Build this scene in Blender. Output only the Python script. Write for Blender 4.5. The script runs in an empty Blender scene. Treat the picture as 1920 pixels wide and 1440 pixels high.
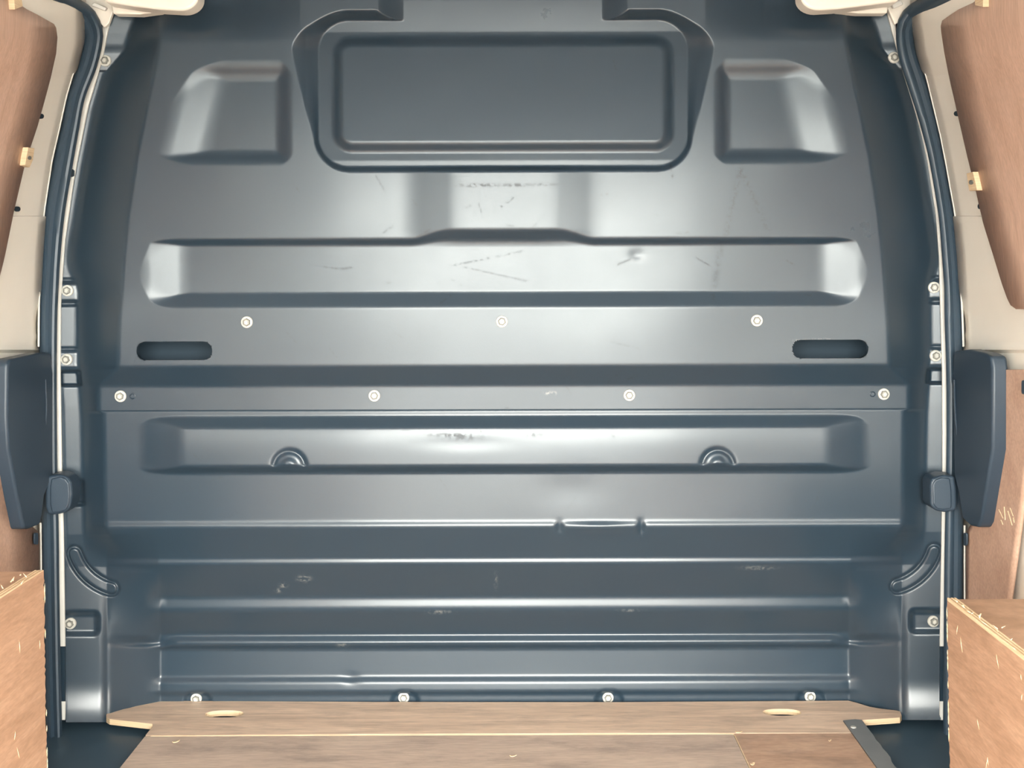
import bpy, bmesh, math, random
import numpy as np
from mathutils import Vector, Matrix

# ------------------------------------------------------------------ camera
D = 2.4                      # camera to bulkhead flange plane
FPX = 2400.0                 # focal length in pixels of a 1920 px wide frame
VX, VY = 975.0, 500.0        # where the optical axis meets the frame
CZ = 0.84                    # camera height over the load floor
ROLL = 0.0027
C = bpy.context.scene.collection
cam_d = bpy.data.cameras.new('camera'); cam = bpy.data.objects.new('camera', cam_d); C.objects.link(cam)
cam.location = (0, -D, CZ)
cam.rotation_euler = (math.pi / 2, 0, 0)
cam.rotation_euler.rotate_axis('Z', -ROLL)
cam_d.sensor_width = 36; cam_d.lens = FPX / 1920 * 36
cam_d.shift_x = (960 - VX) / 1920; cam_d.shift_y = -(720 - VY) / 1920
cam_d.clip_start = 0.01
bpy.context.scene.camera = cam
# ------------------------------------------------------------------ light
W = bpy.data.worlds.new('sky'); bpy.context.scene.world = W; W.use_nodes = True
wn = W.node_tree.nodes; wl = W.node_tree.links
bg = wn['Background']; bg.inputs[1].default_value = 37.0
tc_ = wn.new('ShaderNodeTexCoord'); sx_ = wn.new('ShaderNodeSeparateXYZ'); cr_ = wn.new('ShaderNodeValToRGB')   # overcast sky over a dimmer skyline
mr_ = wn.new('ShaderNodeMapRange'); mr_.inputs['From Min'].default_value = -.1; mr_.inputs['From Max'].default_value = .3
wl.new(tc_.outputs['Generated'], sx_.inputs[0]); wl.new(sx_.outputs['Z'], mr_.inputs['Value']); wl.new(mr_.outputs['Result'], cr_.inputs['Fac']); wl.new(cr_.outputs['Color'], bg.inputs[0])
cr_.color_ramp.elements[0].position = .25; cr_.color_ramp.elements[0].color = (.74, .77, .72, 1)
cr_.color_ramp.elements[1].position = .55; cr_.color_ramp.elements[1].color = (1.04, 1.03, .96, 1)
pl = bpy.data.lights.new('rear_opening_portal', 'AREA'); pl.shape = 'RECTANGLE'; pl.size = 1.34; pl.size_y = 1.26
pl.cycles.is_portal = True
po = bpy.data.objects.new('rear_opening_portal', pl); C.objects.link(po)
po.location = (0.0, -2.67, 0.58); po.rotation_euler = (math.pi / 2, 0, 0)
vs_ = bpy.context.scene.view_settings
bpy.context.scene.display_settings.display_device = 'sRGB'
vs_.view_transform = 'Standard'; vs_.look = 'None'; vs_.gamma = 1; vs_.use_curve_mapping = False
vs_.exposure = 0.0

# ------------------------------------------------------------------ helpers
def tag(o, label=None, cat=None, group=None, kind=None):
    if label: o['label'] = label
    if cat: o['category'] = cat
    if group: o['group'] = group
    if kind: o['kind'] = kind
    return o
def empty(name, loc, label=None, cat=None, group=None, kind=None):
    o = bpy.data.objects.new(name, None); C.objects.link(o); o.location = loc; o.empty_display_size = .05
    return tag(o, label, cat, group, kind)
def wloc(o):
    p = Vector((0, 0, 0))
    while o is not None:
        p += o.location; o = o.parent
    return p
def link(name, me, mat, parent=None, smooth=False, auto=None):
    o = bpy.data.objects.new(name, me); C.objects.link(o)
    if mat is not None and not me.materials: me.materials.append(mat)
    if parent is not None:
        o.parent = parent; o.location = -wloc(parent)
    if smooth: me.polygons.foreach_set('use_smooth', np.ones(len(me.polygons), bool))
    if auto is not None:
        me.polygons.foreach_set('use_smooth', np.ones(len(me.polygons), bool))
        me.set_sharp_from_angle(angle=math.radians(auto))
    return o
def mk(name, verts, faces, mat, parent=None, smooth=False, auto=None):
    me = bpy.data.meshes.new(name); me.from_pydata([tuple(map(float, v)) for v in verts], [], faces); me.update()
    bm = bmesh.new(); bm.from_mesh(me); bmesh.ops.recalc_face_normals(bm, faces=bm.faces); bm.to_mesh(me); bm.free()
    return link(name, me, mat, parent, smooth, auto)
def derot(u, v):
    return u - ROLL * (v - VY), v + ROLL * (u - VX)
def P(u, v, Y, rot=True):
    """world point seen at frame position u,v when it lies at depth Y"""
    if rot: u, v = derot(u, v)
    d = D + Y
    return np.array(((u - VX) * d / FPX, Y, CZ - (v - VY) * d / FPX))
def floor_pt(u, v, z=0.0):
    u, v = derot(u, v)
    d = (CZ - z) * FPX / (v - VY)
    return np.array(((u - VX) * d / FPX, d - D, z))
def interp(pts):
    a = np.array(pts, float)
    return lambda v: np.interp(v, a[:, 0], a[:, 1])
def box(name, lo, hi, mat, parent=None, bevel=0.0):
    x0, y0, z0 = lo; x1, y1, z1 = hi
    vs = [(x0,y0,z0),(x1,y0,z0),(x1,y1,z0),(x0,y1,z0),(x0,y0,z1),(x1,y0,z1),(x1,y1,z1),(x0,y1,z1)]
    fs = [(0,3,2,1),(4,5,6,7),(0,1,5,4),(1,2,6,5),(2,3,7,6),(3,0,4,7)]
    o = mk(name, vs, fs, mat, parent)
    if bevel:
        m = o.modifiers.new('b', 'BEVEL'); m.width = bevel; m.segments = 2
    return o
def grid_mesh(name, G, mat, parent=None, thick=0.0, smooth=True, offset=0.0):
    """G: rows x cols x 3 points"""
    n, m = len(G), len(G[0])
    verts = [p for r in G for p in r]
    faces = [(i*m+j, i*m+j+1, (i+1)*m+j+1, (i+1)*m+j) for i in range(n-1) for j in range(m-1)]
    o = mk(name, verts, faces, mat, parent, auto=40)
    if thick:
        s = o.modifiers.new('s', 'SOLIDIFY'); s.thickness = thick; s.offset = offset
    return o
def sweep(name, path, Y, sec, mat, parent=None, auto=50):
    """path: (u, v, halfwidth); sec: closed section of (across -1..1, toward camera in m)"""
    path = np.array(path, float); n = len(path); verts = []
    for i in range(n):
        a = path[max(i-1, 0)]; b = path[min(i+1, n-1)]
        t = (b - a)[:2]; t /= np.linalg.norm(t); nn = np.array((t[1], -t[0]))
        if nn[0] < 0: nn = -nn
        yy = Y(path[i][0], path[i][1]) if callable(Y) else Y
        for (c, h) in sec:
            q = path[i][:2] + nn * c * path[i][2]
            verts.append(P(q[0], q[1], yy - h))
    m = len(sec)
    faces = [(i*m+j, i*m+(j+1) % m, (i+1)*m+(j+1) % m, (i+1)*m+j) for i in range(n-1) for j in range(m)]
    faces += [tuple(range(m)), tuple((n-1)*m + k for k in range(m))]
    return mk(name, verts, faces, mat, parent, auto=auto)
def resample(pts, step=12):
    pts = np.array(pts, float); out = []
    # Catmull-Rom through the points
    for i in range(len(pts)-1):
        p0 = pts[max(i-1, 0)]; p1 = pts[i]; p2 = pts[i+1]; p3 = pts[min(i+2, len(pts)-1)]
        k = max(2, int(np.linalg.norm((p2-p1)[:2]) / step))
        for j in range(k):
            t = j / k
            out.append(.5*((2*p1)+(-p0+p2)*t+(2*p0-5*p1+4*p2-p3)*t*t+(-p0+3*p1-3*p2+p3)*t**3))
    out.append(pts[-1]); return out
def slab(name, outline, depth, back, mat, parent=None, bevel=0.003, auto=35):
    """thick plate: front outline at depth(u,v), extruded away from the front by vector back"""
    f = [depth(u, v) for u, v in outline]; n = len(f)
    b = [p + np.array(back) for p in f]
    faces = [tuple(range(n)), tuple(range(2*n-1, n-1, -1))] + [(i, (i+1) % n, n+(i+1) % n, n+i) for i in range(n)]
    o = mk(name, f + b, faces, mat, parent, auto=auto)
    if bevel:
        m = o.modifiers.new('b', 'BEVEL'); m.width = bevel; m.segments = 3; m.limit_method = 'ANGLE'; m.harden_normals = True
    return o
def flat2d(name, loops, z0, z1, mat, parent=None):
    """horizontal plate with holes, loops are XY lists"""
    cu = bpy.data.curves.new('tmp', 'CURVE'); cu.dimensions = '2D'; cu.fill_mode = 'BOTH'; cu.extrude = (z1-z0)/2
    for lp in loops:
        sp = cu.splines.new('POLY'); sp.points.add(len(lp)-1); sp.use_cyclic_u = True
        for i, (x, y) in enumerate(lp): sp.points[i].co = (x, y, 0, 1)
    co = bpy.data.objects.new('tmp', cu); C.objects.link(co)
    dg = bpy.context.evaluated_depsgraph_get(); dg.update()
    me = bpy.data.meshes.new_from_object(co.evaluated_get(dg)); bpy.data.objects.remove(co); bpy.data.curves.remove(cu)
    me.transform(Matrix.Translation((0, 0, (z0+z1)/2))); me.name = name
    return link(name, me, mat, parent)

# ------------------------------------------------------------------ materials
def new_mat(name):
    m = bpy.data.materials.new(name); m.use_nodes = True
    return m, m.node_tree.nodes, m.node_tree.links, m.node_tree.nodes['Principled BSDF']
def paint(name, col, rough, spec=.5, coat=0.0, bump=0.0, bscale=300, var=0.06):
    m, n, l, b = new_mat(name)
    tc = n.new('ShaderNodeTexCoord'); nz = n.new('ShaderNodeTexNoise'); nz.inputs['Scale'].default_value = 9; nz.inputs['Detail'].default_value = 6
    l.new(tc.outputs['Object'], nz.inputs['Vector'])
    mx = n.new('ShaderNodeMix'); mx.data_type = 'RGBA'
    mx.inputs['A'].default_value = (*[c*(1-var) for c in col], 1); mx.inputs['B'].default_value = (*[c*(1+var) for c in col], 1)
    l.new(nz.outputs['Fac'], mx.inputs['Factor']); l.new(mx.outputs['Result'], b.inputs['Base Color'])
    b.inputs['Roughness'].default_value = rough; b.inputs['Specular IOR Level'].default_value = spec
    b.inputs['Coat Weight'].default_value = coat; b.inputs['Coat Roughness'].default_value = .25
    if bump:
        n2 = n.new('ShaderNodeTexNoise'); n2.inputs['Scale'].default_value = bscale; l.new(tc.outputs['Object'], n2.inputs['Vector'])
        bp = n.new('ShaderNodeBump'); bp.inputs['Strength'].default_value = bump; bp.inputs['Distance'].default_value = .0005
        l.new(n2.outputs['Fac'], bp.inputs['Height']); l.new(bp.outputs['Normal'], b.inputs['Normal'])
    return m
def wood(name, c0, c1, c2, stretch=(1, 12, 12), rough=.55, grime=0.0, scale=3.0, knot=.6, spec=.35):
    m, n, l, b = new_mat(name)
    tc = n.new('ShaderNodeTexCoord'); mp = n.new('ShaderNodeMapping'); mp.inputs['Scale'].default_value = stretch
    l.new(tc.outputs['Object'], mp.inputs['Vector'])
    nz = n.new('ShaderNodeTexNoise'); nz.inputs['Scale'].default_value = scale; nz.inputs['Detail'].default_value = 8; nz.inputs['Roughness'].default_value = .62; nz.inputs['Distortion'].default_value = knot
    l.new(mp.outputs['Vector'], nz.inputs['Vector'])
    cr = n.new('ShaderNodeValToRGB'); e = cr.color_ramp.elements
    e[0].position = .28; e[0].color = (*c0, 1); e[1].position = .72; e[1].color = (*c2, 1)
    q = e.new(.5); q.color = (*c1, 1)
    l.new(nz.outputs['Fac'], cr.inputs['Fac'])
    # fine fibres
    mp2 = n.new('ShaderNodeMapping'); mp2.inputs['Scale'].default_value = tuple(s*9 for s in stretch); l.new(tc.outputs['Object'], mp2.inputs['Vector'])
    n2 = n.new('ShaderNodeTexNoise'); n2.inputs['Scale'].default_value = scale; n2.inputs['Detail'].default_value = 4; l.new(mp2.outputs['Vector'], n2.inputs['Vector'])
    r2 = n.new('ShaderNodeMapRange'); r2.inputs['From Min'].default_value = .3; r2.inputs['From Max'].default_value = .7; r2.inputs['To Min'].default_value = .86; r2.inputs['To Max'].default_value = 1.08
    l.new(n2.outputs['Fac'], r2.inputs['Value'])
    mul = n.new('ShaderNodeMix'); mul.data_type = 'RGBA'; mul.blend_type = 'MULTIPLY'; mul.inputs['Factor'].default_value = 1
    l.new(cr.outputs['Color'], mul.inputs['A']); l.new(r2.outputs['Result'], mul.inputs['B'])
    out = mul.outputs['Result']
    if grime:
        n3 = n.new('ShaderNodeTexNoise'); n3.inputs['Scale'].default_value = 7; n3.inputs['Detail'].default_value = 9; n3.inputs['Roughness'].default_value = .7
        mp3 = n.new('ShaderNodeMapping'); mp3.inputs['Scale'].default_value = (1, 2.2, 1); l.new(tc.outputs['Object'], mp3.inputs['Vector']); l.new(mp3.outputs['Vector'], n3.inputs['Vector'])
        r3 = n.new('ShaderNodeMapRange'); r3.inputs['From Min'].default_value = .5; r3.inputs['From Max'].default_value = .72; r3.inputs['To Max'].default_value = grime
        l.new(n3.outputs['Fac'], r3.inputs['Value'])
        g = n.new('ShaderNodeMix'); g.data_type = 'RGBA'; g.inputs['B'].default_value = (.10, .085, .08, 1)
        l.new(r3.outputs['Result'], g.inputs['Factor']); l.new(out, g.inputs['A']); out = g.outputs['Result']
    l.new(out, b.inputs['Base Color'])
    b.inputs['Roughness'].default_value = rough; b.inputs['Specular IOR Level'].default_value = spec
    bp = n.new('ShaderNodeBump'); bp.inputs['Strength'].default_value = .25; bp.inputs['Distance'].default_value = .001
    l.new(n2.outputs['Fac'], bp.inputs['Height']); l.new(bp.outputs['Normal'], b.inputs['Normal'])
    return m
def steel_paint():
    m, n, l, b = new_mat('dark_steel_paint')
    tc = n.new('ShaderNodeTexCoord')
    at = n.new('ShaderNodeAttribute'); at.attribute_name = 'scuff_reflection_dark'
    al = n.new('ShaderNodeAttribute'); al.attribute_name = 'scuff_light'
    n1 = n.new('ShaderNodeTexNoise'); n1.inputs['Scale'].default_value = 8; n1.inputs['Detail'].default_value = 8; n1.inputs['Roughness'].default_value = .65
    l.new(tc.outputs['Object'], n1.inputs['Vector'])
    base = n.new('ShaderNodeMix'); base.data_type = 'RGBA'
    base.inputs['A'].default_value = (.021, .039, .060, 1); base.inputs['B'].default_value = (.026, .043, .059, 1)  # blue lift in both tones stands in for haze
    l.new(n1.outputs['Fac'], base.inputs['Factor'])
    n2 = n.new('ShaderNodeTexNoise'); n2.inputs['Scale'].default_value = 140; n2.inputs['Detail'].default_value = 4; l.new(tc.outputs['Object'], n2.inputs['Vector'])
    def masked(att):
        mr = n.new('ShaderNodeMapRange'); mr.inputs['From Min'].default_value = .42; mr.inputs['From Max'].default_value = .6; l.new(n2.outputs['Fac'], mr.inputs['Value'])
        mm = n.new('ShaderNodeMath'); mm.operation = 'MULTIPLY'; l.new(att.outputs['Fac'], mm.inputs[0]); l.new(mr.outputs['Result'], mm.inputs[1]); return mm
    md = masked(at); ml = masked(al)
    d = n.new('ShaderNodeMix'); d.data_type = 'RGBA'; d.inputs['B'].default_value = (.012, .016, .022, 1)
    l.new(md.outputs[0], d.inputs['Factor']); l.new(base.outputs['Result'], d.inputs['A'])
    e = n.new('ShaderNodeMix'); e.data_type = 'RGBA'; e.inputs['B'].default_value = (.42, .42, .38, 1)
    l.new(ml.outputs[0], e.inputs['Factor']); l.new(d.outputs['Result'], e.inputs['A']); l.new(e.outputs['Result'], b.inputs['Base Color'])
    # worn sheen: roughness wanders
    n3 = n.new('ShaderNodeTexNoise'); n3.inputs['Scale'].default_value = 5; n3.inputs['Detail'].default_value = 7; n3.inputs['Roughness'].default_value = .6
    l.new(tc.outputs['Object'], n3.inputs['Vector'])
    r = n.new('ShaderNodeMapRange'); r.inputs['From Min'].default_value = .15; r.inputs['From Max'].default_value = .85; r.inputs['To Min'].default_value = .25; r.inputs['To Max'].default_value = .36
    l.new(n3.outputs['Fac'], r.inputs['Value'])
    ra = n.new('ShaderNodeMath'); ra.operation = 'MULTIPLY_ADD'; ra.inputs[1].default_value = .4; l.new(md.outputs[0], ra.inputs[0]); l.new(r.outputs['Result'], ra.inputs[2])
    l.new(ra.outputs[0], b.inputs['Roughness'])
    b.inputs['Specular IOR Level'].default_value = .5; b.inputs['Coat Weight'].default_value = .22; b.inputs['Coat Roughness'].default_value = .16
    n4 = n.new('ShaderNodeTexNoise'); n4.inputs['Scale'].default_value = 600; l.new(tc.outputs['Object'], n4.inputs['Vector'])
    bp = n.new('ShaderNodeBump'); bp.inputs['Strength'].default_value = .12; bp.inputs['Distance'].default_value = .0004
    l.new(n4.outputs['Fac'], bp.inputs['Height']); l.new(bp.outputs['Normal'], b.inputs['Normal'])
    return m
M = {}
M['steel'] = steel_paint()
M['cream'] = paint('cream_body_paint', (.86, .81, .72), .35, .5, .3)
M['roof'] = paint('grey_roof_lining', (.46, .54, .62), .5, .4)
M['white'] = paint('white_flange_paint', (.78, .77, .72), .35, .5, .2)
M['rubber'] = paint('black_rubber', (.032, .056, .082), .45, .6, bump=.2)  # blue-lifted black, haze put into the colour
M['plastic'] = paint('black_plastic', (.027, .045, .067), .42, .5, bump=.3, bscale=900)  # black raised toward blue to imitate haze
M['dark'] = paint('dark_void', (.018, .03, .042), .6, .3)
M['cab'] = paint('cab_dark', (.035, .060, .085), .6, .3)  # dark tone in place of the unlit cab beyond the slots
M['floorblack'] = paint('black_floor_liner', (.045, .082, .115), .45, .5)  # haze painted in as a lifted bluish black
M['zinc'] = paint('zinc_bolt', (.56, .55, .50), .5, .4); M['zinc'].node_tree.nodes['Principled BSDF'].inputs['Metallic'].default_value = .1
M['zinc_dark'] = paint('dark_zinc', (.20, .20, .18), .45, .5)  # darker zinc for hex heads and screws
M['ply_side'] = wood('side_ply', (.52, .33, .24), (.60, .40, .30), (.66, .45, .35), (14, 14, 1.2), .5)
M['ply_low'] = wood('lower_ply', (.46, .29, .21), (.52, .34, .25), (.57, .38, .29), (5, 5, 5), .5, scale=4)
M['ply_box'] = wood('box_ply', (.33, .195, .12), (.42, .255, .165), (.49, .31, .205), (2, 2, 14), .55, scale=3)
M['ply_edge'] = wood('ply_edge', (.62, .44, .26), (.74, .56, .36), (.84, .68, .46), (3, 3, 160), .6, scale=3)
M['floor_front'] = wood('pale_floor_ply', (.48, .345, .255), (.68, .50, .365), (.82, .62, .47), (1.2, 14, 8), .45, grime=.3, scale=2.5, knot=1.2)
M['floor_main'] = wood('brown_floor_ply', (.42, .325, .265), (.52, .40, .32), (.60, .47, .37), (1.5, 8, 8), .5, grime=.45, scale=2.5)
M['floor_main2'] = wood('rust_floor_ply', (.38, .24, .16), (.48, .31, .215), (.56, .38, .27), (2, 6, 8), .5, grime=.45, scale=2.5)
M['alu'] = paint('worn_aluminium', (.17, .18, .185), .5, .5, bump=.5, bscale=120, var=.25)
M['asphalt'] = paint('asphalt', (.20, .20, .20), .9, .3, var=.2)

# ------------------------------------------------------------------ bulkhead relief (mm toward the camera over the pillar flange)
BC = 944.0
def sp(x, f):
    return np.where(x < -f, 0, np.where(x > f, x, (x+f)**2/(4*f)))
def R(x, w, f):
    """rounded ramp: 0 below 0, 1 above w, fillets of half length f"""
    f = min(f, float(np.min(w))/2) if np.ndim(w) else min(f, w/2)
    return (sp(x, f) - sp(x-w, f)) / w
def pn(fs, p=3.0):
    s = 0
    for f in fs: s = s + np.clip(1-f, 0, 1)**p
    return 1 - np.clip(s, 0, 1)**(1/p)
def rr(x, y, hw, hh, r):
    qx = np.abs(x)-hw+r; qy = np.abs(y)-hh+r
    return np.hypot(np.maximum(qx, 0), np.maximum(qy, 0)) + np.minimum(np.maximum(qx, qy), 0) - r
soL = interp([(-60,690),(30,689),(60,700),(90,709),(120,735),(132,745),(150,751),(200,766),(300,786),(400,803),(470,815),(490,815),(505,812),(525,804),(545,799),(680,800),(700,796),(760,792),(900,789),(1000,787),(1015,785),(1030,779),(1042,768),(1052,752),(1062,742),(1400,742)])
siL = interp([(-60,640),(60,641),(100,648),(200,669),(300,689),(400,704),(500,714),(600,721),(690,724),(722,760),(768,760),(774,750),(985,747),(1010,735),(1050,700),(1062,690),(1130,683),(1400,683)])
PU = interp([(-60,62),(686,62),(722,34),(780,33)])
PL = interp([(740,31),(976,31),(986,34.2),(990,33),(1046,0),(1055,2.2),(1059,0),(1117,-44),(1121,-45),(1139,-42.6),(1146,-45),(1188,-78),(1190,-78),(1203,-69),(1208,-70),(1216,-82),(1265,-81),(1267,-81),(1279,-74),(1296,-73),(1301,-79),(1400,-79)])
PLs = interp([(1000,34),(1059,0),(1205,-78),(1400,-79)])
rng = np.random.RandomState(4)
WB = [(rng.uniform(-1, 1)/130, rng.uniform(-1, 1)/70, rng.uniform(0, 6.28), rng.uniform(.1, .35)) for _ in range(14)]
def gs(u, v, cu, cv, su, sv): return np.exp(-((u-cu)/su)**2-((v-cv)/sv)**2)
def relief(u, v, lower=False):
    u = np.asarray(u, float); v = np.asarray(v, float)
    s = np.abs(u-BC); so = soL(v); si = siL(v)
    prof = 0
    for dv, w in ((-4, .1), (-2, .22), (0, .36), (2, .22), (4, .1)):
        prof = prof + w*(PL(v+dv)+(PLs(v+dv)-PL(v+dv))*R(s-640, 30, 10)*np.clip((v-1062)/10, 0, 1) if lower else PU(v+dv))
    wob = sum(a*np.sin(6.28*(fx*u/3+fy*v/3)+ph) for fx, fy, ph, a in WB)
    h = prof.copy() if np.ndim(prof) else prof
    if not lower:
        # roof end of the tub curls forward
        h = h - 34*R(62-v, 60, 18)*np.clip((s-380)/110, 0, 1)
        # window frame set back, deeper at its top
        fr = rr(s, v-175, 346, 137, 58)
        q_ = np.clip((v-10)/80, 0, 1); q_ = q_*q_*(3-2*q_)
        w = 20+30*q_*np.clip((s-290)/80, 0, 1)-39*np.sin(np.pi/2*np.clip((v-90)/225, 0, 1))**1.3; w = np.maximum(w, 9)
        w = w*np.where(v < 90, np.clip((s-192)/46, .08, 1), 1)
        dep = np.interp(v, [0, 60, 300], [30, 34, 11])
        sh = lambda q: np.clip(q, 0, 1)**2*(3-2*np.clip(q, 0, 1))*.35+np.clip(q, 0, 1)*.65
        ramp = np.minimum(sh(fr/w), np.where(v < 120, sh((s-186)/48), 1))
        h = h - dep*(1-ramp)
        ring = rr(s, v-176, 318, 107, 34)
        h = h + 12*R(-ring, 15, 5)
        # corner pockets
        oe = np.interp(v, [120, 300], [592, 640])
        f = pn((R(s-401, 20, 8), R(oe-s, 76, 16), R(v-119, 25, 10), R(303-v, 18, 7), R((oe-s)*.7+(v-119)*.7-6, 46, 16)), 2.6)
        h = h - 9*f
        # wide upper rib
        tp = 448 - 18*np.clip((175-s)/75, 0, 1)**2*(3-2*np.clip((175-s)/75, 0, 1))
        f = pn((R(674-s, 76, 14), R(v-tp, 10+.5*(448-tp), 4), R(575-v, 27, 3.5), R((674-s)*.7+(v-tp)*.7-3, 46, 20), R((674-s)*.7+(575-v)*.7-3, 46, 20)), 3.2)
        h = h - 10.5*f
        # shallow raised field between window and rib
        h = h + 8.5*R(176-s, 92, 22)*ramp*np.where(v > 250, 1, 0)*R(457-v, 24, 6)
        h = h - 1.0*gs(u, v, 1194, 478, 14, 10)
    else:
        f = pn((R(678-s, 73, 10), R(v-780, 21, 3), R(886-v, 13, 3)), 3.2)
        h = h + 15*f + 4.5*f*(1-np.exp(-np.clip(v-800, 0, 200)/22.0))
        h = h - 1.6*R(770-v, 2.5, 1)
        for cu in (541, 1345):
            r = np.hypot(u-cu, v-874)
            on = np.clip((873-v)/3, 0, 1)
            h = h + on*(-4*np.exp(-((r-29)/4.5)**2) + 5*np.exp(-(r/15)**4) - 2*np.exp(-(r/4)**2))
        # knocks in the edge and belly of the lower panel
        h = h - 5*gs(u, v, 1048, 989, 7, 9) - 6*gs(u, v, 1201, 990, 6, 11) + 2.5*gs(u, v, 1120, 990, 45, 8)
        h = h - 1.5*gs(u, v, 1070, 915, 60, 35) - .8*gs(u, v, 870, 830, 80, 14)
        # lower ridges
        h = h - 9*(1-R(640-s, 22, 8))*R(v-1190, 12, 3)*R(1212-v, 8, 3) - 1.5*gs(u, v, 655, 1272, 14, 10)
        for cu in (369, 757, 1140, 1518):
            h = h - 5*R(-rr(u-cu, v-1322, 28, 29, 22), 6, 2.5)
    # the tub wall up to the flange
    wd = np.maximum(so-si, 10)
    t = R((so-s), wd, 9) if np.ndim(wd) == 0 else (sp(so-s, 6)-sp(so-s-wd, 6))/wd
    t = np.clip(t, 0, 1)
    if lower:
        # below the tub the corner sweeps in with a second, inner step
        k = np.clip((v-1040)/25, 0, 1)
        t2 = (sp(748-s, 13)-sp(647-s, 4))/101
        t = t*(1-k)+t2*k
    h = h*t + wob*np.clip(t*1.4-.2, 0, 1)*.55
    # flange relief
    fl = np.clip((s-so+4)/8, 0, 1)
    g = 0
    for a, b, dd in ((519, 527, -5), (562, 572, -6), (649, 655, -5), (692, 722, -26)):
        g = g + dd*R(v-a, 3, 1.5)*R(b-v, 3, 1.5)
    g = g + 3*R(v-527, 4, 2)*R(564-v, 4, 2) + 3*R(v-655, 4, 2)*R(690-v, 4, 2)
    g = g + 8*R(v-30, 8, 3)*R(130-v, 8, 3)*np.where(v < 140, 1, 0) - 4*gs(0*u, v, 0, 88, 1, 5)
    kk = np.clip((v-1000)/60, 0, 1)
    g = g + (1-kk)*.19*np.clip(s-np.where(v > 1000, np.maximum(so, 787), so), 0, 32) 
    g = np.where(v < 132, 3*R(v-84, 14, 5)+.2*np.clip(s-so, 0, 70), g)
    if lower:
        g = g - 6*R(v-896, 4, 2)*R(947-v, 4, 2) - 5*R(v-938, 2, 1)*R(946-v, 2, 1)
        # pocket round the side bolt
        pk = rr(np.maximum(s-740, 0)-66-0*v, v-1167, 48, 24, 13)
        g = g - 9*R(-pk, 9, 3)
        # curved raised bead in the corner
        cx_, cy_ = BC-700, 1006.0
        x_ = -s+BC
        ang = np.arctan2(v-cy_, x_-cx_+12); rad = np.hypot(x_-cx_+12, v-cy_)
        a0, a1 = math.radians(105), math.radians(162)
        da = np.maximum(np.maximum(a0-ang, ang-a1), 0)*90
        bead = np.hypot(np.maximum(np.abs(rad-98), 0)-0, da)
        g = g - 7*np.exp(-((bead-12.5)/2.5)**2)
        g = g + 16*(np.clip(v-1275, 0, 100)/72)**2
        fl = np.maximum(fl, np.clip((s-700)/40, 0, 1)*np.clip((v-1020)/20, 0, 1))
    h = h + g*fl
    if lower: h = h + kk*.25*(np.clip(s, 745, 822)-822)*np.clip((s-650)/95, 0, 1)
    return h
wlR = interp([(-60,213),(0,213),(30,210),(60,203),(100,195),(130,187),(200,166),(250,156),(300,146),(350,137),(400,130),(450,123),(500,119),(560,115),(700,114),(890,117),(1000,120),(1210,123),(1440,123)])
wrL = interp([(-60,1662),(0,1662),(30,1664),(60,1672),(100,1683),(130,1691),(200,1713),(250,1727),(300,1738),(400,1754),(480,1760),(560,1762),(700,1766),(890,1766.5),(1000,1765),(1210,1761.5),(1440,1761)])

slots = [(326.5, 656.0), (1556.5, 656.0)]
def relief_mesh(name, v0, v1, step, lower, parent, dz=0.0, left=None, right=None, marks=None):
    nv = int((v1-v0)/step)+1; v = np.linspace(v0, v1, nv)
    ua = (left(v) if left else wlR(v)-2); ub = (right(v) if right else wrL(v)+.5)
    nu = int(1650/step)
    a = np.linspace(0, 1, nu)
    U = ua[:, None]+(ub-ua)[:, None]*a[None, :]; V = np.repeat(v[:, None], nu, 1)
    kill = np.zeros_like(U, bool); 
    if not lower:
        for cu, cv in slots:
            sd = rr(U-cu, V-cv, 71, 17.5, 17.49)
            near = np.abs(sd) < step*.75
            e = .01
            gx = (rr(U+e-cu, V-cv, 71, 17.5, 17.49)-sd)/e; gy = (rr(U-cu, V+e-cv, 71, 17.5, 17.49)-sd)/e
            U = np.where(near, U-gx*sd, U); V = np.where(near, V-gy*sd, V)
            kill |= (sd < -step*.2)
    Hh = relief(U, V, lower) + dz
    Y = -Hh/1000.0; d = D+Y
    X = (U-VX)*d/FPX; Z = CZ-(V-VY)*d/FPX
    co = np.stack([X, Y, Z], -1).reshape(-1, 3)
    I = np.arange(nv*nu).reshape(nv, nu)
    q = np.stack([I[:-1, :-1], I[1:, :-1], I[1:, 1:], I[:-1, 1:]], -1).reshape(-1, 4)
    kq = kill.reshape(-1)[q].any(1); q = q[~kq]
    me = bpy.data.meshes.new(name); me.vertices.add(len(co)); me.vertices.foreach_set('co', co.astype(np.float32).ravel())
    me.loops.add(q.size); me.loops.foreach_set('vertex_index', q.astype(np.int32).ravel())
    me.polygons.add(len(q)); me.polygons.foreach_set('loop_start', (np.arange(len(q))*4).astype(np.int32))
    me.update(calc_edges=True)
    for an, fn in (('scuff_reflection_dark', marks[0]), ('scuff_light', marks[1])):
        at = me.attributes.new(an, 'FLOAT', 'POINT'); at.data.foreach_set('value', np.where(fn(U, V) < .01, 0, np.clip(fn(U, V), 0, 1)).astype(np.float32).ravel())
    return link(name, me, M['steel'], parent, smooth=True)
def seg(U, V, a, b, w):
    ax, ay = a; bx, by = b; L2 = (bx-ax)**2+(by-ay)**2
    t = np.clip(((U-ax)*(bx-ax)+(V-ay)*(by-ay))/L2, 0, 1)
    return np.exp(-((U-ax-t*(bx-ax))**2+(V-ay-t*(by-ay))**2)/w**2)
rs = np.random.RandomState(11)
rand_scr = []
for _ in range(46):
    x, y = rs.uniform(330, 1560), rs.uniform(330, 1000); a = rs.normal(0, .6); L = rs.uniform(6, 34)
    rand_scr.append(((x, y), (x+L*math.cos(a), y+L*math.sin(a)), rs.uniform(.25, .6)))
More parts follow.
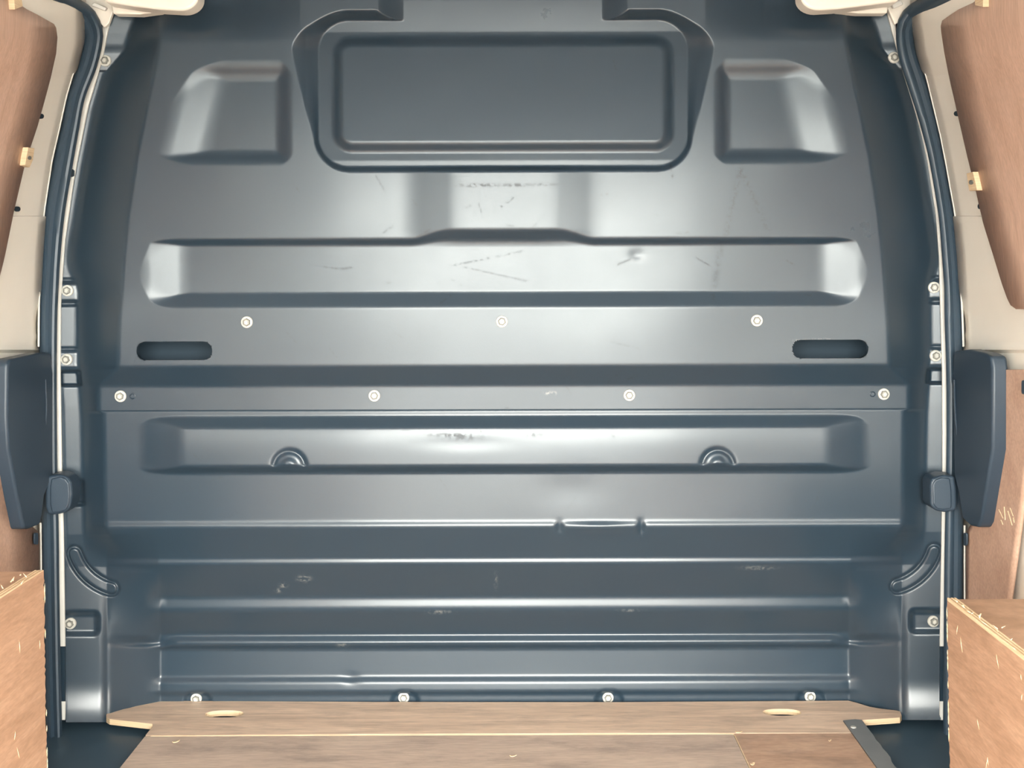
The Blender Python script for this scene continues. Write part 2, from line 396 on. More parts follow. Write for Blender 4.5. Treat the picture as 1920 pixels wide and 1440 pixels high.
def dark_up(U, V):
    m = .9*gs(U, V, 898, 347, 32, 3.2)+.75*gs(U, V, 968, 347, 22, 3)+.6*gs(U, V, 1022, 346, 18, 3)
    for a, b, k in (((706, 330), (724, 362), .5), ((1256, 300), (1262, 338), .7), ((966, 369), (938, 389), .6), ((1150, 110), (1156, 130), .3), ((845, 498), (985, 470), .4), ((868, 500), (1000, 530), .3), ((1138, 640), (1200, 655), .2), ((640, 504), (660, 500), .6), ((600, 498), (632, 503), .5), ((1268, 440), (1290, 436), .4)):
        m = m + k*seg(U, V, a, b, 1.8)
    m = m + .35*(seg(U, V, (1388, 320), (1362, 440), 5)+seg(U, V, (1352, 462), (1335, 560), 6)+seg(U, V, (1390, 320), (1440, 432), 5))  # broad streaks imitate a door reflection, painted in with the scuffs
    for a, b, k in rand_scr: m = m + k*.9*seg(U, V, a, b, 1.6)
    return m
def light_up(U, V): return .5*seg(U, V, (1022, 737), (1040, 737), 2.5)+.2*seg(U, V, (1480, 640), (1560, 636), 1.2)
def dark_lo(U, V):
    m = .6*gs(U, V, 840, 815, 40, 3)+.5*gs(U, V, 870, 820, 30, 6)+.8*seg(U, V, (901, 808), (901, 824), 1.2)+.5*gs(U, V, 1150, 816, 6, 4)+.4*gs(U, V, 1000, 815, 20, 4)
    for a, b, k in rand_scr: m = m + k*.5*seg(U, V, a, b, 1.3)
    return m
def light_lo(U, V):
    m = .5*gs(U, V, 568, 1084, 10, 5)+.45*gs(U, V, 530, 1096, 6, 4)+.4*gs(U, V, 520, 1106, 5, 3)+.3*gs(U, V, 928, 1088, 3, 12)+.35*gs(U, V, 640, 1209, 9, 3)+.35*gs(U, V, 820, 1147, 20, 3)
    m = m + .3*gs(U, V, 1178, 1145, 20, 2)+.3*gs(U, V, 1420, 1066, 26, 3)
    return m
bulk = empty('bulkhead', (0, 0, 0), 'dark grey pressed steel bulkhead closing off the cargo bay behind the plywood floor', 'bulkhead')
relief_mesh('upper_panel', -36, 767, 2.0, False, bulk, dz=2.0, marks=(dark_up, light_up),
            left=lambda v: np.where(v > 745, wlR(v)-2, wlR(v)-2))
relief_mesh('lower_panel', 758, 1352, 2.0, True, bulk, marks=(dark_lo, light_lo))
# dark plates standing in for the unlit cab behind the two grab slots
for cu, cv in slots:
    ring = [(cu+s*53.5+30*math.cos(a), cv+30*math.sin(a)) for s, a0 in ((1, -90), (-1, 90)) for a in [math.radians(a0+k*20) for k in range(10)]]
    slab('slot_backing', ring, lambda u, v: P(u, v, .085, False), (0, .01, 0), M['cab'], bulk, 0)
    # turned rim of the slot
    rim = [(cu+s*53.5+17.5*math.cos(a), cv+17.5*math.sin(a)) for s, a0 in ((1, -90), (-1, 90)) for a in [math.radians(a0+k*12) for k in range(16)]]
    h0 = -float(relief(cu, cv-24))/1000-.002
    va = [P(u, v, h0, False) for u, v in rim]; vb = [p+np.array((0, .012, 0)) for p in va]; n = len(rim)
    mk('slot_rim', va+vb, [(i, (i+1) % n, n+(i+1) % n, n+i) for i in range(n)], M['steel'], bulk, auto=60)

# bolts
def bolt_meshes():
    n = 28; prof = [(0.0, .0065), (.0030, .0065), (.0034, .0050), (.0052, .0050), (.0062, .0046), (.0066, .0024), (.0102, .0021), (.0108, .0012), (.0108, -.002)]
    vs, fs = [], []
    for r, y in prof:
        for k in range(n):
            a = 2*math.pi*k/n; vs.append((r*math.cos(a), -y, r*math.sin(a)))
    for i in range(len(prof)-1):
        for k in range(n): fs.append((i*n+k, i*n+(k+1) % n, (i+1)*n+(k+1) % n, (i+1)*n+k))
    me = bpy.data.meshes.new('bolt'); me.from_pydata(vs, [], fs); me.update(); me.materials.append(M['zinc'])
    bm = bmesh.new(); bm.from_mesh(me); bmesh.ops.remove_doubles(bm, verts=bm.verts, dist=1e-6); bmesh.ops.recalc_face_normals(bm, faces=bm.faces); bm.to_mesh(me); bm.free()
    me.polygons.foreach_set('use_smooth', np.ones(len(me.polygons), bool)); me.set_sharp_from_angle(angle=math.radians(35))
    # hexagonal head as a collar
    vs, fs = [], []
    for y, rr_ in ((.0021, .0074), (.0062, .0072), (.0068, .0064), (.0068, .0050), (.0045, .0048)):
        for k in range(6):
            a = math.pi*k/3; vs.append((rr_*math.cos(a), -y, rr_*math.sin(a)))
    for i in range(4):
        for k in range(6): fs.append((i*6+k, i*6+(k+1) % 6, (i+1)*6+(k+1) % 6, (i+1)*6+k))
    m2 = bpy.data.meshes.new('hex_head'); m2.from_pydata(vs, [], fs); m2.update(); m2.materials.append(M['zinc_dark'])
    return me, m2
bme, hme = bolt_meshes()
bolts = [(463,604),(941,603),(1419,601),(226,743),(702,742),(1180,741),(1657,739),(197.5,114),(126.5,545),(125,674),(132,1169),(1676,108),(1751,539),(1754,667),(1750,1165),(368,1310),(757,1308),(1140,1308),(1519,1306)]
for i, (u, v) in enumerate(bolts):
    uu, vv = derot(u, v); low = vv > 800
    Y = -float(relief(uu, vv, low)+(0 if low else 2))/1000
    # a bolt never sits on the slope: use the flat it clamps
    o = bpy.data.objects.new('bolt', bme); C.objects.link(o); o.parent = bulk; o.location = P(uu, vv, Y-.0008, False)
    o.rotation_euler = (random.Random(i).uniform(-.06, .06), random.Random(i+50).uniform(0, 1), random.Random(i+9).uniform(-.06, .06))
    hh = bpy.data.objects.new('hex_head', hme); C.objects.link(hh); hh.parent = o
for u, v in ((249, 743), (1636, 739)):
    uu, vv = derot(u, v); Y = -float(relief(uu, vv)+2)/1000
    vs, fs = [], []; n = 20
    for r, y in ((.0, .001), (.0032, .001), (.0045, .0022), (.0055, .0018), (.006, -.001)):
        for k in range(n):
            a = 2*math.pi*k/n; q = P(uu, vv, Y, False); vs.append((q[0]+r*math.cos(a), q[1]-y, q[2]+r*math.sin(a)))
    for i in range(4):
        for k in range(n): fs.append((i*n+k, i*n+(k+1) % n, (i+1)*n+(k+1) % n, (i+1)*n+k))
    mk('blind_rivet', vs, fs, M['steel'], bulk, auto=40)

# ------------------------------------------------------------------ body sides
def side_fn(tab, d0=2.355):
    f = interp(tab)
    def S(u, v, off=0.0):
        us = float(f(v)); X = (us-VX)*d0/FPX; X -= off*(1 if X > 0 else -1)
        d = X*FPX/(u-VX)
        return P(u, v, d-D)
    return S
tabL = [(-400,152),(50,155),(80,153),(120,143),(180,125),(240,112),(300,98),(400,83),(480,77),(540,74.5),(600,73.5),(700,73),(900,76),(1440,82)]
tabR = [(-400,1713),(40,1713),(100,1723),(150,1738),(200,1750),(250,1762),(300,1772),(400,1790),(480,1798),(600,1804),(700,1807),(1440,1809)]
SL, SR = side_fn(tabL), side_fn(tabR)
def side_loft(name, S, rows, inner, outer, off, mat, parent, thick=.004, ncol=9, ext=None):
    G = []
    for v in rows:
        r = []
        a, b = inner(v), outer(v)
        for k in range(ncol):
            u = a+(b-a)*(k/(ncol-1))
            r.append(S(u, v, off(u, v) if callable(off) else off))
        if ext is not None:
            p = r[-1].copy(); p[1] = ext; r.append(p)
        G.append(r)
    return grid_mesh(name, G, mat, parent, thick)
cL = interp(tabL); cR = interp(tabR)
def bodyoff(sgn):
    def f(u, v):
        o = 0.0
        if v > 655: o -= .012*min((v-655)/6, 1)
        t = math.exp(-((v-610)/45)**2)
        o -= .010*t
        # press line near the ply
        if v < 140: o += .004
        if v > 405 and v < 640: o += .0035
        return o
    return f
door1 = empty('door_1', (-.87, -.3, 0), 'cream painted sliding door on the left with plywood lining', None, None, 'structure')
door2 = empty('door_2', (.83, -.3, 0), 'cream painted sliding door on the right with plywood lining', None, None, 'structure')
rows = [-330,-200,-120,-60,-20]+list(range(0,150,10))+[142,146,403,407]+list(range(150,640,15))+[640,648,652,655,658,661,665,675]+list(range(690,1441,30))+[1460]
rows = sorted(set(rows))
side_loft('door_shell', SL, rows, lambda v: cL(v)+4, lambda v: -640, bodyoff(-1), M['cream'], door1, .003, 40, -2.5)
side_loft('door_shell', SR, rows, lambda v: cR(v)-4, lambda v: 2560, bodyoff(1), M['cream'], door2, .003, 40, -2.5)
# rolled edge next to the seal
def edge_path(tab, d, v0, v1):
    f = interp(tab); return [(float(f(v))+d, v, 2.2) for v in np.arange(v0, v1+1, 20.0)]
csec = [(math.cos(a), .004*math.sin(a)) for a in [2*math.pi*k/8 for k in range(8)]]
sweep('door_edge', edge_path(tabL, -1, 50, 660), -.05, csec, M['white'], door1)
sweep('door_edge', edge_path(tabR, 1, 50, 660), -.05, csec, M['white'], door2)
sweep('door_edge', edge_path(tabL, -1, 980, 1440), -.05, csec, M['white'], door1)
sweep('door_edge', edge_path(tabR, 1, 985, 1440), -.05, csec, M['white'], door2)
# upper plywood linings
plyL = interp([(-60,-60),(5,28),(18,48),(27,66),(45,98),(52,102),(70,104.5),(100,102),(145,92),(190,80),(240,66),(275,54),(310,43),(400,22),(480,6),(520,-4),(560,-22),(578,-40)])
plyR = interp([(-60,1900),(5,1828),(18,1800),(38,1770),(48,1767),(60,1768),(100,1774),(150,1784),(220,1800),(290,1816),(350,1831),(420,1847),(480,1866),(530,1881),(560,1892),(572,1898),(579,1908)])
r2 = sorted(set([-60,-30,0,5,12,18,27,38,45,48,52,60]+list(range(70,560,15))+[560,566,572,578]))
side_loft('upper_lining', SL, r2, plyL, lambda v: -600, .010, M['ply_side'], door1, .006, 14)
side_loft('upper_lining', SR, r2+[579.5], plyR, lambda v: 2500, .010, M['ply_side'], door2, .006, 14)
r3 = [693,694]+list(range(700,1440,30))
side_loft('lower_lining', SL, r3, lambda v: 72-30*max(0, 1-(v-693)/8.)-0*v if v > 985 else 40-28*max(0, 1-(v-693)/6.), lambda v: -600, .004, M['ply_low'], door1, .005, 12)
side_loft('lower_lining', SR, r3, lambda v: 1813 if v > 985 else 1830+32*max(0, 1-(v-693)/6.), lambda v: max(1860, 1920-(v-950)*.135), .004, M['ply_low'], door2, .005, 12)

# clips, screws and holes on the doors
def disc_side(name, S, u, v, ru, rv, off, mat, parent, n=16, dep=.003, shape=1):
    out = []
    for k in range(n):
        a = 2*math.pi*k/n
        c, s_ = math.cos(a), math.sin(a)
        if shape > 1: c = math.copysign(abs(c)**(1/shape), c); s_ = math.copysign(abs(s_)**(1/shape), s_)
        out.append((u+ru*c, v+rv*s_))
    sg = -1 if u < VX else 1
    return slab(name, out, lambda a, b: S(a, b, off), (sg*dep, 0, 0), mat, parent, 0)
for S, dr, hs in ((SL, door1, [(78,218,4.6,4.8),(34,392,4.6,4.8)]), (SR, door2, [(1793,213,4.8,4.8),(1836,387,3.2,5)])):
    for u, v, a, b in hs: disc_side('hole', S, u, v, a, b, .0068, M['dark'], dr)
for S, dr, hs in ((SL, door1, [(8,721,3,12),(27,950,3,11),(69,1010,3,11)]), (SR, door2, [(1863,714,2.8,11),(1919,726,4,13),(1847,946,3,12),(1809,1011,2.6,12)])):
    for u, v, a, b in hs: disc_side('trim_clip', S, u, v, a, b, .0125, M['plastic'], dr, shape=2.2)
for S, dr, q in ((SL, door1, [(53,276),(65,278),(62,300),(56,314),(47,310)]), (SR, door2, [(1812,325),(1824,322),(1832,357),(1817,358)]),
                 (SL, door1, [(26,-8),(40,-8),(43,12),(28,18)]), (SR, door2, [(1827,-8),(1843,-6),(1843,13),(1828,10)])):
    sg = -1 if q[0][0] < VX else 1
    slab('wooden_tab', q, lambda a, b, S=S: S(a, b, .022), (sg*.012, 0, 0), M['ply_edge'], dr, .001)
disc_side('screw', SL, 56, 296, 3.4, 3.6, .0235, M['zinc_dark'], door1); disc_side('screw', SR, 1820, 342, 3.8, 4.2, .0235, M['zinc_dark'], door2)

for k, (x0, y0_, x1, y1_) in enumerate([(1872,955,1880,972),(1882,950,1884,975),(1889,958,1897,985),(1893,952,1899,968),(1876,975,1880,984),(1899,970,1901,980)]):
    slab('scratch', [(x0-.6, y0_), (x0+.6, y0_), (x1+.6, y1_), (x1-.6, y1_)], lambda a, b: SR(a, b, .0072), (.001, 0, 0), M['ply_edge'], door2, 0)
# latch covers
def cover(S, dr, pts, latch, notch):
    sg = -1 if pts[0][0] < VX else 1
    o = slab('latch_cover', pts, lambda a, b: S(a, b, .030), (sg*.028, 0, 0), M['plastic'], dr, .006)
    ridge = [(x, v, 3) for x, v in notch]
    sweep('cover_ridge', resample(ridge, 20), lambda u, v: -.092, [(math.cos(a), .005*math.sin(a)) for a in [2*math.pi*k/8 for k in range(8)]], M['plastic'], o)
    l = slab('latch', latch, lambda a, b: P(a, b, -.085), (0, .05, 0), M['plastic'], dr, .007)
    cx_ = sum(p[0] for p in latch)/len(latch); cy_ = sum(p[1] for p in latch)/len(latch)
    inner = [(cx_+(a-cx_)*.72-sg*3, cy_+(b-cy_)*.86) for a, b in latch]
    slab('latch_face', inner, lambda a, b: P(a, b, -.089+.00012*abs(a-cx_)), (0, .01, 0), M['plastic'], l, .003)
cover(SL, door1, [(15,682),(20,673),(50,667),(76,661),(96,661),(100,700),(100,890),(84,930),(80,965),(76,984),(56,992),(46,992),(33,930),(17,842),(14,780)],
      [(86,893),(108,889),(124,893),(133,903),(135,925),(133,948),(125,961),(108,965),(88,967),(83,950),(83,910)], [(84,712),(86,760),(84,800),(80,824)])
cover(SR, door2, [(1788,658),(1815,655),(1846,662),(1857,668),(1860,690),(1860,842),(1848,915),(1838,978),(1832,989),(1818,986),(1804,974),(1797,925),(1788,890),(1786,700)],
      [(1744,905),(1750,896),(1768,891),(1790,892),(1794,915),(1795,945),(1794,958),(1772,961),(1755,958),(1745,948)], [(1790,712),(1791,760),(1794,800),(1797,824)])

# door seals: rubber swept round the opening
sealL = [(40,-45,20),(68,-22,20),(100,-2,20),(140,16,20),(163,34,20),(174,58,18.5),(174,80,18),(164,122,18),(143,180,17),(131,240,17.5),(119,300,19),(102,400,19.5),(95,480,18.5),(92,540,18),(90.5,600,17),(90,700,16.5),(91,800,16),(92,900,16),(94,1000,16.5),(95.5,1100,16),(98,1250,16),(101,1360,15.5),(104,1460,15.5)]
sealR = [(1845,-45,20),(1805,-22,20),(1775,-6,20),(1735,14,20),(1708,32,19),(1697,58,17),(1702,100,18.5),(1718,150,19),(1733,200,17.5),(1746,250,16),(1757,300,15),(1774,400,15),(1782,480,16),(1786,540,16),(1788,600,17),(1791,700,17),(1791,800,16.5),(1790,900,16.5),(1789,1000,17.5),(1788,1100,18),(1787,1250,18),(1786,1360,18),(1785,1460,18)]
ssec = [(-1,-.006),(-1,.002),(-.86,.011),(-.6,.0155),(-.34,.0165),(-.12,.013),(.02,.0105),(.18,.0125),(.42,.016),(.68,.0145),(.9,.008),(1,0),(1,-.006)]
sealY = lambda us: (lambda u, v: -.035 if v > 60 else min(-.035, (us-VX)/(u-VX)*2.355-D-.012))
s1 = sweep('door_seal', resample(sealL), sealY(152), ssec, M['rubber'], None); tag(s1, 'black rubber door seal running up the left edge of the bulkhead', 'seal')
s2 = sweep('door_seal', resample(sealR), sealY(1713), ssec, M['rubber'], None); tag(s2, 'black rubber door seal running up the right edge of the bulkhead', 'seal')

# pinch flange of each pillar: white with a grey stretch low down
def pinch(side, lo, hi, mat, par):
    pts = []
    for v in list(np.arange(lo, hi, 15.0))+[hi]:
        if side < 0:
            b = float(wlR(v)); a = float(interp([(-60,205),(30,200),(60,194),(90,190),(130,181),(200,157),(250,149),(300,138),(350,129),(400,121),(480,111),(540,108),(600,106),(700,105),(900,107),(1100,110),(1200,113),(1440,113)])(v))-4
        else:
            a = float(wrL(v)); b = float(interp([(-60,1672),(30,1674),(60,1677),(100,1684),(150,1699),(200,1716),(250,1730),(300,1743),(400,1760),(480,1767),(560,1771),(700,1775),(900,1777),(1000,1773),(1210,1770),(1440,1771)])(v))+4
        pts.append(((a+b)/2, v, max((b-a)/2, 2.5)))
    return sweep('pinch_flange', pts, -.012, [(-1,-.014),(-1,.0),(-.7,.003),(.7,.003),(1,0),(1,-.014)], mat, par)
tr1 = empty('trim_1', (-.83, 0, 0), 'white painted pillar edge left of the bulkhead', None, None, 'structure')
tr2 = empty('trim_2', (.77, 0, 0), 'white painted pillar edge right of the bulkhead', None, None, 'structure')
for sd, tr in ((-1, tr1), (1, tr2)):
    pinch(sd, -30, 1212, M['white'], tr); pinch(sd, 1213, 1314, M['steel'], tr); pinch(sd, 1315, 1350, M['white'], tr)
sl = [(132,325-7),(136,317),(139.5,320),(139,330),(134,332),(131,328)]
slab('slot', sl, lambda a, b: P(a, b, -.0165), (0, .002, 0), M['dark'], tr1, 0)
# folded body metal where roof and pillar meet
def fold(side, pts, Y, mat, name, par, th=.01, bev=.002):
    return slab(name, pts, lambda a, b: P(a, b, Y(a, b) if callable(Y) else Y), (0, th, 0), mat, par, bev)
fold(-1, [(150,-30),(230,-30),(222,6),(212,22),(204,44),(195,52),(176,30),(160,8)], lambda a, b: -.03, M['cream'], 'pillar_fold', tr1)
fold(-1, [(176,4),(200,14),(196,20),(170,10)], -.045, M['white'], 'pillar_tab', tr1)
fold(1, [(1652,-30),(1735,-30),(1722,6),(1700,24),(1688,40),(1678,46),(1668,24),(1660,6)], lambda a, b: -.03, M['cream'], 'pillar_fold', tr2)
fold(1, [(1672,6),(1690,0),(1694,8),(1676,16)], -.045, M['white'], 'pillar_tab', tr2)
# gusset under the roof member, grey painted
def grot(name, pts, Y, mat, par, th, bev): return slab(name, pts, lambda a, b: P(a, b, Y), (0, th, 0), mat, par, bev)

# ------------------------------------------------------------------ roof
ceil = box('ceiling', (-1.0, -2.66, 1.385), (1.0, .15, 1.42), M['roof']); tag(ceil, kind='structure')
def arcpts(cx, cy, rx, ry, a0, a1, n=10):
    return [(cx+rx*math.cos(math.radians(a0+(a1-a0)*k/n)), cy+ry*math.sin(math.radians(a0+(a1-a0)*k/n))) for k in range(n+1)]
rb1 = grot('roof_beam', [(192,-50),(372,-50)]+arcpts(338, -8, 34, 28, 0, 90, 8)+[(300,18),(250,12),(212,6),(196,4)], -.13, M['cream'], None, .05, .006)
tag(rb1, 'cream painted end of a roof beam above the left side of the bulkhead', 'roof beam')
rb2 = grot('roof_beam', [(1690,-50),(1500,-50)]+arcpts(1536, -8, 35, 27, 180, 90, 8)+[(1570,17),(1620,11),(1665,5),(1686,3)], -.13, M['cream'], None, .05, .006)
tag(rb2, 'cream painted end of a roof beam above the right side of the bulkhead', 'roof beam')
lp1 = grot('beam_lip', [(200,-20),(330,-20),(300,22),(262,27),(212,26)], -.07, M['cream'], rb1, .03, .003)
lp2 = grot('beam_lip', [(1672,-20),(1540,-20),(1570,21),(1610,25),(1664,25)], -.07, M['cream'], rb2, .03, .003)

# ------------------------------------------------------------------ unseen outer shell, added to stop light leaking into the load bay
for nm, lo, hi in (('wall_left', (-1.02, -2.66, -.25), (-.99, .2, 1.42)), ('wall_right', (.99, -2.66, -.25), (1.02, .2, 1.42)),
                   ('wall_front', (-1.02, .16, -.25), (1.02, .2, 1.42))):
    tag(box(nm, lo, hi, M['cream'] if nm != 'wall_front' else M['dark']), kind='structure')
wb = empty('wall_back', (0, -2.66, 0), kind='structure')  # unseen rear frame, opening sized to shape the light on the bulkhead
box('unseen_rear_pillar', (-1.02, -2.68, -.25), (-.66, -2.64, 1.42), M['roof'], wb); box('unseen_rear_pillar', (.66, -2.68, -.25), (1.02, -2.64, 1.42), M['roof'], wb)
box('unseen_rear_header', (-.66, -2.68, 1.25), (.66, -2.64, 1.42), M['roof'], wb)
ground = box('floor_outside', (-30, -40, -.66), (30, 10, -.6), M['asphalt']); tag(ground, kind='structure')

# ------------------------------------------------------------------ floor
fl = box('floor', (-1.0, -2.66, -.05), (1.0, .16, -.022), M['floorblack']); tag(fl, kind='structure')
T = .0105
def hole_loop(cu, cv, hx, hy, n=20):
    c = floor_pt(cu, cv)
    return [(c[0]+hx*math.copysign(abs(math.cos(2*math.pi*k/n))**.8, math.cos(2*math.pi*k/n)), c[1]+hy*math.sin(2*math.pi*k/n)) for k in range(n)]
front = [(200,1339),(204,1335),(216,1332.5),(240,1328),(262,1322),(283,1315.5),(298,1314),(700,1316),(1150,1316.5),(1590,1313.5),(1604,1317),(1630,1325),(1650,1328.5),(1680,1332),(1688,1334),(1690,1340),(1687,1345),(1603,1351),(1583,1352.5),(1596,1373.5),(1150,1374.5),(700,1376),(273,1378.5),(287,1361),(286,1357),(206,1348),(200,1344)]
fb = flat2d('floor_board', [[tuple(floor_pt(u, v)[:2]) for u, v in front], hole_loop(421, 1338.5, .0365, .019), hole_loop(1466, 1335.5, .0365, .019)], -T, -.00001, M['floor_front'])
tag(fb, 'pale worn plywood strip with two finger slots, lying along the foot of the bulkhead', 'floor board')
# bare edge of the strip and of its slots
def edge_band(name, pts, mat, par, z0=-T, z1=-.0006, out=.0006, closed=False):
    """thin veneer of exposed plies standing on the cut edge"""
    n = len(pts); pr = [np.array(p[:2]) for p in pts]; vs = []
    c = sum(pr)/n
    for i in range(n):
        a = pr[i-1] if (i or closed) else pr[i]; b = pr[(i+1) % n] if (i < n-1 or closed) else pr[i]
        t = b-a; t = t/(np.linalg.norm(t)+1e-9); nn = np.array((-t[1], t[0]))*out
        vs += [(*(pr[i]+nn), z0), (*(pr[i]+nn), z1), (*(pr[i]-nn), z1), (*(pr[i]-nn), z0)]
    fs = []
    for i in range(n if closed else n-1):
        j = (i+1) % n
        for k in range(4): fs.append((i*4+k, i*4+(k+1) % 4, j*4+(k+1) % 4, j*4+k))
    return mk(name, vs, fs, mat, par)
fE = lambda pts: [floor_pt(u, v) for u, v in pts]
edge_band('ply_edge', fE([(200,1339),(200,1344),(206,1348),(286,1357),(287,1361)]), M['ply_edge'], fb)
edge_band('ply_edge', fE([(1690,1340),(1687,1345),(1603,1351)]), M['ply_edge'], fb)
for q in ((421, 1338.5), (1466, 1335.5)): edge_band('slot_edge', hole_loop(*q, .0365, .019), M['ply_edge'], fb, closed=True)
xl, xs, xr = floor_pt(287, 1361)[0], floor_pt(1376, 1376)[0], floor_pt(1583, 1353)[0]
y0, y0m, y0r = floor_pt(280, 1379)[1], floor_pt(1376, 1375)[1], floor_pt(1590, 1374.5)[1]
b1 = flat2d('floor_board', [[(xl, y0-.002), (xs-.0012, y0m-.002), (xs+.006, -1.4), (xs+.008, -2.55), (xl, -2.55)]], -T, -.0008, M['floor_main'])
tag(b1, 'wide brown plywood floor sheet in front of the pale strip', 'floor board')
b2 = flat2d('floor_board', [[(xs+.0012, y0m-.002), (xr+.012, y0r-.002), (xr+.012, -2.55), (xs+.0105, -2.55), (xs+.0085, -1.4)]], -T, -.0005, M['floor_main2'])
tag(b2, 'narrow reddish brown plywood floor sheet beside the grey metal edge strip', 'floor board')
edge_band('sheet_edge', [np.array((xs+.0004, y0m-.004)), np.array((xs+.005, -.9))], M['ply_edge'], b2, z1=-.0003, out=.0007)
edge_band('sheet_edge', [np.array((xl+.01, y0-.001)), np.array((.0, (y0+y0m)/2-.001)), np.array((xs, y0m-.001))], M['ply_edge'], b1, z1=-.0002, out=.0007)
# metal edge strip
rs2 = random.Random(3); outer = []
for k in range(60):
    y = floor_pt(1590, 1352)[1]-k*.02
    outer.append((xr+.033+(rs2.uniform(-.0035, .0035) if k > 4 else 0), y))
st = flat2d('edge_strip', [[(xr-.002, outer[0][1]-.002), (xr+.022, outer[0][1]+.004)]+outer+[(xr, outer[-1][1])]], -.0002, .0022, M['alu'])
tag(st, 'worn grey metal edge strip along the right side of the plywood floor', 'edge strip')
sc = floor_pt(1600, 1366)
disc = [(sc[0]+.005*math.cos(2*math.pi*k/14), sc[1]+.005*math.sin(2*math.pi*k/14)) for k in range(14)]
flat2d('screw', [disc], .0022, .0034, M['zinc'], st)

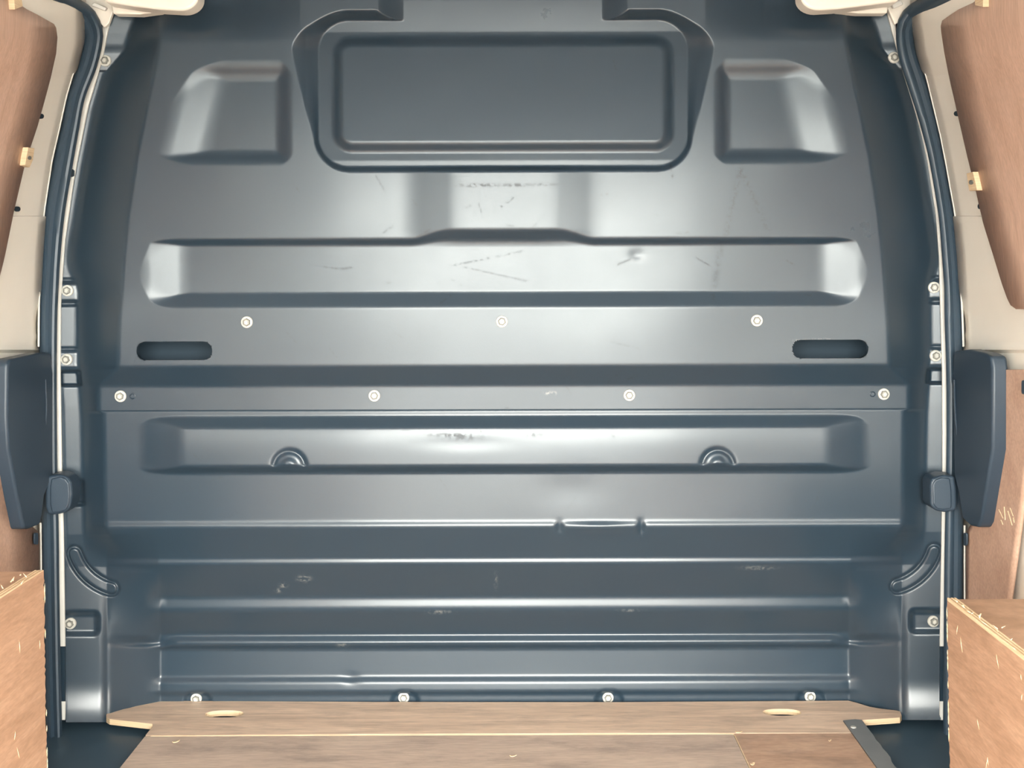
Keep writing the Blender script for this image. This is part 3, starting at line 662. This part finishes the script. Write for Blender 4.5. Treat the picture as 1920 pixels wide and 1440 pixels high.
# ------------------------------------------------------------------ wheel arch boxes
def arch(name, uc, vc, ub, X, label):
    uu, vv = derot(uc, vc); d = X*FPX/(uu-VX); Yf = d-D; zt = CZ-(vv-VY)*d/FPX
    sg = 1 if X > 0 else -1
    xb = P(ub, 1440, Yf)[0]
    e = empty(name, (X, Yf, 0), label, 'wheel arch box')
    th = .012; yn = -2.55
    # side panel, leaning a touch, with a ragged far edge
    rj = random.Random(7 if X > 0 else 5); n = 90; prof = []
    for k in range(n+1):
        z = -.02+(zt+.02)*k/n
        lean = (xb-X)*(1-k/n)*1.0
        prof.append((X+lean, Yf+(rj.uniform(-.0025, .0025) if 3 < k < n-2 else 0), z))
    vs, fs = [], []
    for (x, y, z) in prof:
        vs += [(x, y, z), (x+sg*th, y, z), (x+sg*th, yn, z), (x, yn, z)]
    for k in range(n):
        for j in range(4): fs.append((k*4+j, k*4+(j+1) % 4, k*4+4+(j+1) % 4, k*4+4+j))
    fs += [(0, 1, 2, 3), (n*4, n*4+1, n*4+2, n*4+3)]
    mk('side_panel', vs, fs, M['ply_box'], e)
    # bare plies on the top edge of the side panel: five thin layers
    L = 5
    for i in range(L):
        xa = X+sg*th*i/L; xb2 = X+sg*th*(i+1)/L
        zz = zt+.0006+(.0005 if i % 2 == 0 else 0)
        box('ply_layer', (min(xa, xb2), yn, zt-.003), (max(xa, xb2), Yf-.0005, zz), M['ply_edge'] if i % 2 == 0 else M['ply_layer'], e)
    # top panel
    lo = (min(X+sg*th, X+sg*.30), yn, zt-.012); hi = (max(X+sg*th, X+sg*.30), Yf, zt-.0012)
    box('top_panel', lo, hi, M['ply_box'], e)
    box('end_panel', (min(X+sg*th, X+sg*.30), Yf-.014, -.02), (max(X+sg*th, X+sg*.30), Yf-.002, zt-.012), M['ply_box'], e)
    # splinters along the cut, and pale scratches
    vs, fs = [], []
    for k in range(22):
        y = Yf-.02-rj.random()**1.3*.5; x = X+sg*rj.uniform(0, .022); z = zt+.001; L_ = rj.uniform(.003, .008); a = rj.uniform(0, 3.1); w = rj.uniform(.0006, .0014)
        dx, dy = math.cos(a)*L_, math.sin(a)*L_; nx, ny = -math.sin(a)*w, math.cos(a)*w; up = rj.uniform(.001, .006)
        i = len(vs); vs += [(x-nx, y-ny, z), (x+nx, y+ny, z), (x+dx, y+dy, z+up), (x, y, z+.0014)]
        fs += [(i, i+1, i+2), (i+1, i+3, i+2), (i+3, i, i+2), (i, i+3, i+1)]
    # ragged chips on the far vertical edge
    for k in range(24):
        z = rj.uniform(.0, zt-.02); x = X+(xb-X)*(1-z/zt)-sg*.0004; L_ = rj.uniform(.006, .02); w = rj.uniform(.0004, .0022)
        i = len(vs); vs += [(x, Yf+.0015, z), (x, Yf-w, z+L_*.4), (x, Yf+.0015, z+L_), (x-sg*.0008, Yf+.001, z+L_*.5)]
        fs += [(i, i+1, i+3), (i+1, i+2, i+3), (i+2, i, i+3), (i, i+2, i+1)]
    tag(mk('splinters', vs, fs, M['ply_edge'], e), kind='stuff')
    vs, fs = [], []
    for k in range(14):
        y = Yf-.015-rj.random()*.32; z = rj.uniform(.03, zt-.02); x = X+(xb-X)*(1-z/zt)-sg*.0005; L_ = rj.uniform(.006, .022); a = rj.uniform(.9, 2.2); w = rj.uniform(.0004, .001)
        i = len(vs); dy, dz = math.cos(a)*L_, math.sin(a)*L_; ny, nz = -math.sin(a)*w, math.cos(a)*w
        vs += [(x, y-ny, z-nz), (x, y+ny, z+nz), (x, y+dy, z+dz), (x-sg*.0006, y+dy/2, z+dz/2)]
        fs += [(i, i+1, i+3), (i+1, i+2, i+3), (i+2, i, i+3), (i, i+2, i+1)]
    tag(mk('scratches', vs, fs, M['ply_edge'], e), kind='stuff')
M['ply_layer'] = wood('ply_layer', (.40, .24, .13), (.48, .31, .18), (.56, .38, .24), (3, 3, 3), .6)
arch('wheel_arch_box', 82, 1070, 90, -.66, 'plywood wheel arch box on the left, standing by the left door')
arch('wheel_arch_box', 1776, 1122, 1783, .60, 'plywood wheel arch box on the right, splintered along its top edge')

# white body panel behind the lower right lining
# wood chips lying on the floor
def chip(u, v, L_, w, label, zz=0.0):
    p = floor_pt(u, v); r = random.Random(int(u)); a = r.uniform(-.4, .4)
    n = 6; vs, fs = [], []
    for k in range(n+1):
        t = k/n-.5; ww = w*(1-(2*t)**4)+.0003; zc = zz+.0006+.0016*(2*t)**2
        cx_, cy_ = p[0]+t*L_*math.cos(a), p[1]+t*L_*math.sin(a)+.002*math.sin(3*t)
        nx, ny = -math.sin(a)*ww, math.cos(a)*ww
        vs += [(cx_-nx, cy_-ny, zc), (cx_+nx, cy_+ny, zc), (cx_+nx, cy_+ny, zc+.001), (cx_-nx, cy_-ny, zc+.001)]
    for k in range(n):
        for j in range(4): fs.append((k*4+j, k*4+(j+1) % 4, k*4+4+(j+1) % 4, k*4+4+j))
    fs += [(0, 1, 2, 3), (n*4+3, n*4+2, n*4+1, n*4)]
    o = mk('wood_chip', vs, fs, M['ply_edge']); tag(o, label, 'wood chip')
chip(330, 1392, .012, .0022, 'small pale wood chip on the brown floor sheet below the left finger slot')
chip(1385, 1374, .014, .003, 'pale wood chip at the corner where the three floor boards meet')
chip(1411, 1434, .009, .003, 'pale wood chip in the seam at the bottom edge of the photo')
chip(1556, 1390, .006, .002, 'tiny pale wood chip on the reddish sheet near the metal edge strip')
chip(962, 1419, .012, .0015, 'thin wood shaving on the brown floor sheet at bottom centre')
